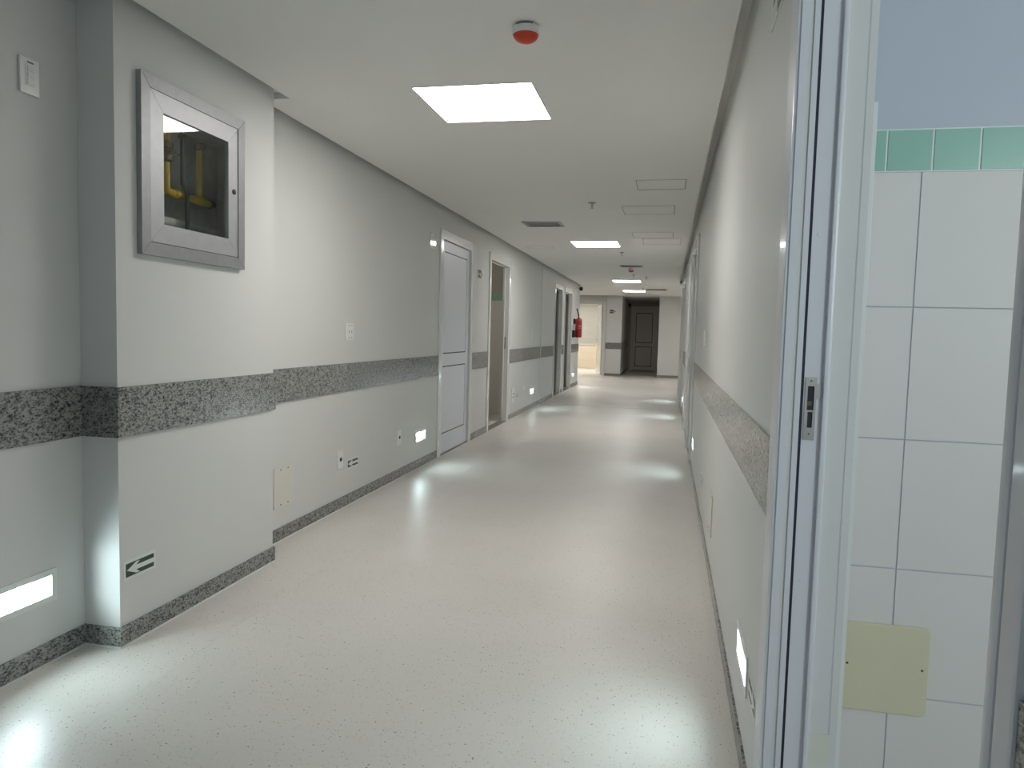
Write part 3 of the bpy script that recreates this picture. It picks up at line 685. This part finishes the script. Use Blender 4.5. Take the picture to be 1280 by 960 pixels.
box('rocker', (A+.009, A+.012, 11.86, 11.91, 1.2, 1.27), signw, t, bevel=.001)
t = plate_thing('wall_switch', 'white switch plate above the rail on the right wall', 'switch', -1, 5.4, 5.53, 1.2, 1.325, .011, signw, .005)
box('rocker', (B-.011, B-.014, 5.44, 5.49, 1.225, 1.3), signw, t, bevel=.001)

# ------------------------------------------------------------------ ceiling fittings
def siren(x, y, label):
    t = thing('alarm_siren', label, 'siren', (x, y, CH), 'red and white ceiling sirens')
    lathe('base', [(.043, .0), (.046, -.004), (.046, -.008), (.053, -.010), (.053, -.033), (.050, -.036)], whiteP, t, (x, y, CH-.0003), 'z', 36)
    pr = [(.050, -.036)] + [(.049*math.cos(a), -.036-.030*math.sin(a)) for a in (math.radians(v) for v in (0, 15, 30, 45, 60, 75, 86))]
    lathe('red_lens', pr, redlens, t, (x, y, CH-.0003), 'z', 36)
    bm = bmesh.new(); n = 9
    for k in range(n):
        a = math.radians(-130+80*k/(n-1)); bx(bm, x+.0455*math.cos(a)-.003, x+.0455*math.cos(a)+.003, y+.0455*math.sin(a)-.002, y+.0455*math.sin(a)+.002, CH-.010, CH-.003)
    obj('sounder_slot', bm, dark, t)
siren(-.588, 2.87, 'red domed siren on a white base, on the ceiling nearest the camera')
siren(-.694, 13.35, 'small red siren on the ceiling far down the corridor')
def sprinkler(x, y, label):
    t = thing('fire_sprinkler', label, 'sprinkler', (x, y, CH), 'ceiling sprinklers')
    lathe('escutcheon', [(.036, 0), (.036, -.003), (.012, -.008)], alu, t, (x, y, CH-.0003), 'z', 20)
    lathe('stem', [(.008, -.006), (.008, -.022), (.005, -.026)], steel, t, (x, y, CH), 'z', 12)
    boxes('yoke_arm', [(x-.012, x-.009, y-.002, y+.002, CH-.052, CH-.02), (x+.009, x+.012, y-.002, y+.002, CH-.052, CH-.02)], steel, t)
    lathe('bulb', [(.0015, -.026), (.003, -.032), (.003, -.044), (.0015, -.05)], redlens, t, (x, y, CH), 'z', 8)
    lathe('deflector', [(.016, -.052), (.016, -.0545)], steel, t, (x, y, CH), 'z', 16)
for (x, y), l in zip([(-.72, 2.47), (-.722, 6.72), (-.70, 10.72), (-.71, 14.65), (-.66, 18.76), (-.48, 15.2)],
    ['sprinkler head cut by the top edge of the picture', 'sprinkler head before the second ceiling light, nearest fully visible', 'sprinkler head just beyond the second ceiling light',
     'sprinkler head between the far siren and the third light', 'sprinkler head beside the farthest ceiling light', 'tiny sprinkler head right of the third ceiling light']): sprinkler(x, y, l)
def vent(x0, x1, y0, y1, label, n):
    t = thing('air_grille', label, 'air grille', ((x0+x1)/2, (y0+y1)/2, CH), 'ceiling air grilles')
    r = .022; z0, z1 = CH-.005, CH+.02
    boxes('grille_frame', [(x0-.01, x0+r, y0-.01, y1+.01, z0, CH-.0004), (x1-r, x1+.01, y0-.01, y1+.01, z0, CH-.0004), (x0+r, x1-r, y0-.01, y0+r, z0, CH-.0004), (x0+r, x1-r, y1-r, y1+.01, z0, CH-.0004)], alu_l, t)
    box('duct_back', (x0+.001, x1-.001, y0+.001, y1-.001, CH+.07, CH+.075), dark, t)
    W = (x1-x0-2*r)/n
    for k in range(n):
        xc = x0+r+W*(k+.5); bm = bmesh.new()
        bx(bm, -.0012, .0012, y0+r, y1-r, -.014, .014)
        bmesh.ops.rotate(bm, cent=(0, 0, 0), matrix=Matrix.Rotation(math.radians(32), 3, 'Y'), verts=bm.verts)
        bmesh.ops.translate(bm, vec=(xc, 0, CH+.012), verts=bm.verts); obj('slat', bm, alu_l, t)
vent(*vents[0], 'grey louvred air grille in the ceiling, left of the second light', 16)
vent(*vents[1], 'small far air grille in the ceiling in front of the far siren', 12)
vent(*vents[2], 'farthest air grille, in the ceiling above the hall near the dark recess', 14)
def hatch(x0, x1, y0, y1, label):
    t = thing('access_hatch', label, 'ceiling hatch', ((x0+x1)/2, (y0+y1)/2, CH), 'flush access hatches in the ceiling')
    e = .007
    boxes('hatch_rim', [(x0, x0+e, y0, y1, CH-.003, CH-.0003), (x1-e, x1, y0, y1, CH-.003, CH-.0003), (x0+e, x1-e, y0, y0+e, CH-.003, CH-.0003), (x0+e, x1-e, y1-e, y1, CH-.003, CH-.0003)], ceil_m, t)
    box('hatch_gap', (x0+e, x1-e, y0+e, y1-e, CH-.0012, CH-.0003), gapg, t)
    box('hatch_lid', (x0+e+.006, x1-e-.006, y0+e+.02, y1-e-.02, CH-.0028, CH-.0013), ceil_m, t)
for (a, b, c, d), l in zip([(-.30, .095, 5.755, 6.16), (-.477, .021, 6.9, 7.4), (-.47, .02, 8.65, 9.16), (-.366, .12, 9.22, 9.8), (-1.99, -1.60, 10.0, 10.3)],
    ['nearest square access hatch in the ceiling near the right wall', 'second access hatch, just beyond the nearest one by the right wall', 'third access hatch in the ceiling near the right wall',
     'farthest access hatch near the right wall, level with the second light', 'access hatch in the ceiling near the left wall']): hatch(a, b, c, d, l)

# ------------------------------------------------------------------ fire extinguisher
ex, ey = A+.125, 17.3
t = thing('fire_extinguisher', 'red fire extinguisher with black hose hung on the far left wall', 'fire extinguisher', (ex, ey, 1.17))
pr = [(.045, 0), (.072, .006), (.080, .02), (.080, .40), (.074, .43), (.05, .455), (.025, .468), (.022, .478)]
lathe('cylinder', pr, red, t, (ex, ey, 1.175), 'z', 28)
lathe('valve_neck', [(.018, 0), (.018, .03), (.013, .04)], brass, t, (ex, ey, 1.652), 'z', 12)
boxes('handle', [(ex-.012, ex+.012, ey-.10, ey+.02, 1.69, 1.698), (ex-.010, ex+.010, ey-.09, ey+.02, 1.716, 1.724), (ex-.008, ex+.008, ey, ey+.018, 1.69, 1.72)], dark, t)
tube('hose', [(ex, ey-.02, 1.685), (ex-.01, ey-.10, 1.75), (ex-.02, ey-.26, 1.845)], .014, dark, t)
box('nozzle_box', (A+.002, A+.07, ey-.22, ey-.08, 1.18, 1.35), dark, t, bevel=.01)
bm = bmesh.new(); n = 8
for z0, z1 in ((1.42, 1.425), (1.44, 1.448), (1.46, 1.47), (1.39, 1.395)):
    for k in range(n):
        a0 = math.radians(-70+60*k/n-20); a1 = math.radians(-70+60*(k+1)/n-20-3); r = .0812
        bm.faces.new([bm.verts.new((ex+r*math.cos(a), ey+r*math.sin(a), z)) for a, z in ((a0, z0), (a1, z0), (a1, z1), (a0, z1))])
obj('label_print', bm, labelm, t)
box('wall_bracket', (A+.0005, ex-.079, ey-.02, ey+.02, 1.5, 1.62), dark, t)

# black dome camera on the end of the left wall, and a twin in the dark recess
def dome(x, y, z, arm, label):
    t = thing('security_camera', label, 'security camera', (x, y, z), 'small black cameras')
    lathe('camera_head', [(.01, -.045), (.04, -.035), (.05, 0), (.04, .035), (.01, .045)], dark, t, (x, y, z), 'x', 18)
    boxes('mount_arm', [arm], white, t)
dome(A+.075, 18.0, 2.368, (A+.0005, A+.035, 17.985, 18.015, 2.355, 2.38), 'small black camera on the far end of the left wall')
dome(COL1+.09, 25.2, 2.28, (COL1+.0005, COL1+.05, 25.185, 25.215, 2.27, 2.29), 'small black camera inside the dark door recess')

# ------------------------------------------------------------------ far doors
ft = sempty('door_10', (-.83, 26.4, 0), 'closed panelled door in the dark recess at the corridor end')
boxes('casing', [(-1.31, -1.22, 26.38, 26.52, 0, 2.29), (-.46, -.36, 26.38, 26.52, 0, 2.29), (-1.22, -.46, 26.38, 26.52, 2.16, 2.29)], warmw, ft, bevel=.005)
lf = bpy.data.objects.new('door_leaf', None); C.objects.link(lf); lf.parent = ft; lf.location = Vector((-.83, 26.42, 0))-ft.location
xa, xb = -1.218, -.462; st = .085
boxes('leaf_frame', [(xa, xa+st, 26.40, 26.44, .04, 2.155), (xb-st, xb, 26.40, 26.44, .04, 2.155), (xa+st, xb-st, 26.40, 26.44, 2.06, 2.155), (xa+st, xb-st, 26.40, 26.44, .87, 1.0), (xa+st, xb-st, 26.40, 26.44, .04, .16)], warmw, lf)
for q0, q1 in ((.16, .87), (1.0, 2.06)):
    box('gasket', (xa+st, xb-st, 26.42, 26.43, q0, q1), dark, lf); box('panel', (xa+st+.02, xb-st-.02, 26.408, 26.42, q0+.02, q1-.02), warmw, lf)
fr = sempty('door_11', (-2.4, YE+.12, 0), 'open white door frame of the bright room at the corridor end')
boxes('casing', [(-1.99, -1.885, YE+.10, YE+.25, 0, 2.28), (-2.95, -2.90, YE+.10, YE+.25, 0, 2.28), (-2.90, -1.99, YE+.10, YE+.25, 2.215, 2.28)], wframe, fr, bevel=.004)
lf = bpy.data.objects.new('door_leaf', None); C.objects.link(lf); lf.parent = fr; lf.location = Vector((-2.0, YE+.25, 0))-fr.location
L = .86
bm = bmesh.new()
for d in ((0, .09, 0, .036, .02, 2.19), (L-.09, L, 0, .036, .02, 2.19), (.09, L-.09, 0, .036, 2.09, 2.19), (.09, L-.09, 0, .036, .9, 1.03), (.09, L-.09, 0, .036, .02, .2)): bx(bm, *d)
rot = Matrix.Rotation(math.radians(104.5), 3, 'Z')
def place(bm):
    bmesh.ops.rotate(bm, cent=(0, 0, 0), matrix=rot, verts=bm.verts); bmesh.ops.translate(bm, vec=(-1.995, YE+.26, 0), verts=bm.verts)
place(bm); obj('leaf_frame', bm, wframe, lf)
bm = bmesh.new(); bx(bm, .09, L-.09, .008, .028, .2, .9); bx(bm, .09, L-.09, .008, .028, 1.03, 2.09); place(bm); obj('panel', bm, wframe, lf)
bm = bmesh.new(); bx(bm, L-.06, L-.04, -.05, .08, 1.08, 1.10); bx(bm, L-.16, L-.04, -.06, -.045, 1.08, 1.10); bx(bm, L-.075, L-.03, -.006, .042, 1.0, 1.2); place(bm); obj('handle', bm, steel, lf)
# blind and tiled dado of the bright room
bl_ = thing('window_blind', 'white horizontal blind in the bright room at the corridor end', 'blind', (-3.2, 27.17, .86))
bm = bmesh.new()
for k in range(32):
    z = .90+k*.05; v = [bm.verts.new(p) for p in ((-4.6, 27.15, z+.022), (-1.9, 27.15, z+.022), (-1.9, 27.185, z-.016), (-4.6, 27.185, z-.016))]
    w2_ = [bm.verts.new(q.co+Vector((0, .002, .003))) for q in v]
    bm.faces.new(v); bm.faces.new(w2_[::-1])
    for i in range(4): bm.faces.new([v[i], v[(i+1) % 4], w2_[(i+1) % 4], w2_[i]])
sl = obj('blind_slats', bm, blindm, bl_); sl['kind'] = 'stuff'
box('head_rail', (-4.6, -1.9, 27.15, 27.195, 2.47, 2.4995), blindm, bl_); box('bottom_rail', (-4.6, -1.9, 27.155, 27.18, .86, .882), blindm, bl_)
dt = sempty('trim_6', (-6, 27.2, 0), 'beige tiled dado of the bright room')
box('dado_bed', (-6, COL1-.12, 27.194, 27.2, 0, .85), grout, dt)
for i in range(11):
    for j in range(3):
        box('beige_tile', (-5.98+.4*i, -5.584+.4*i if i < 10 else -1.53, 27.186, 27.194, .002+.282*j, .279+.282*j), beige, dt)
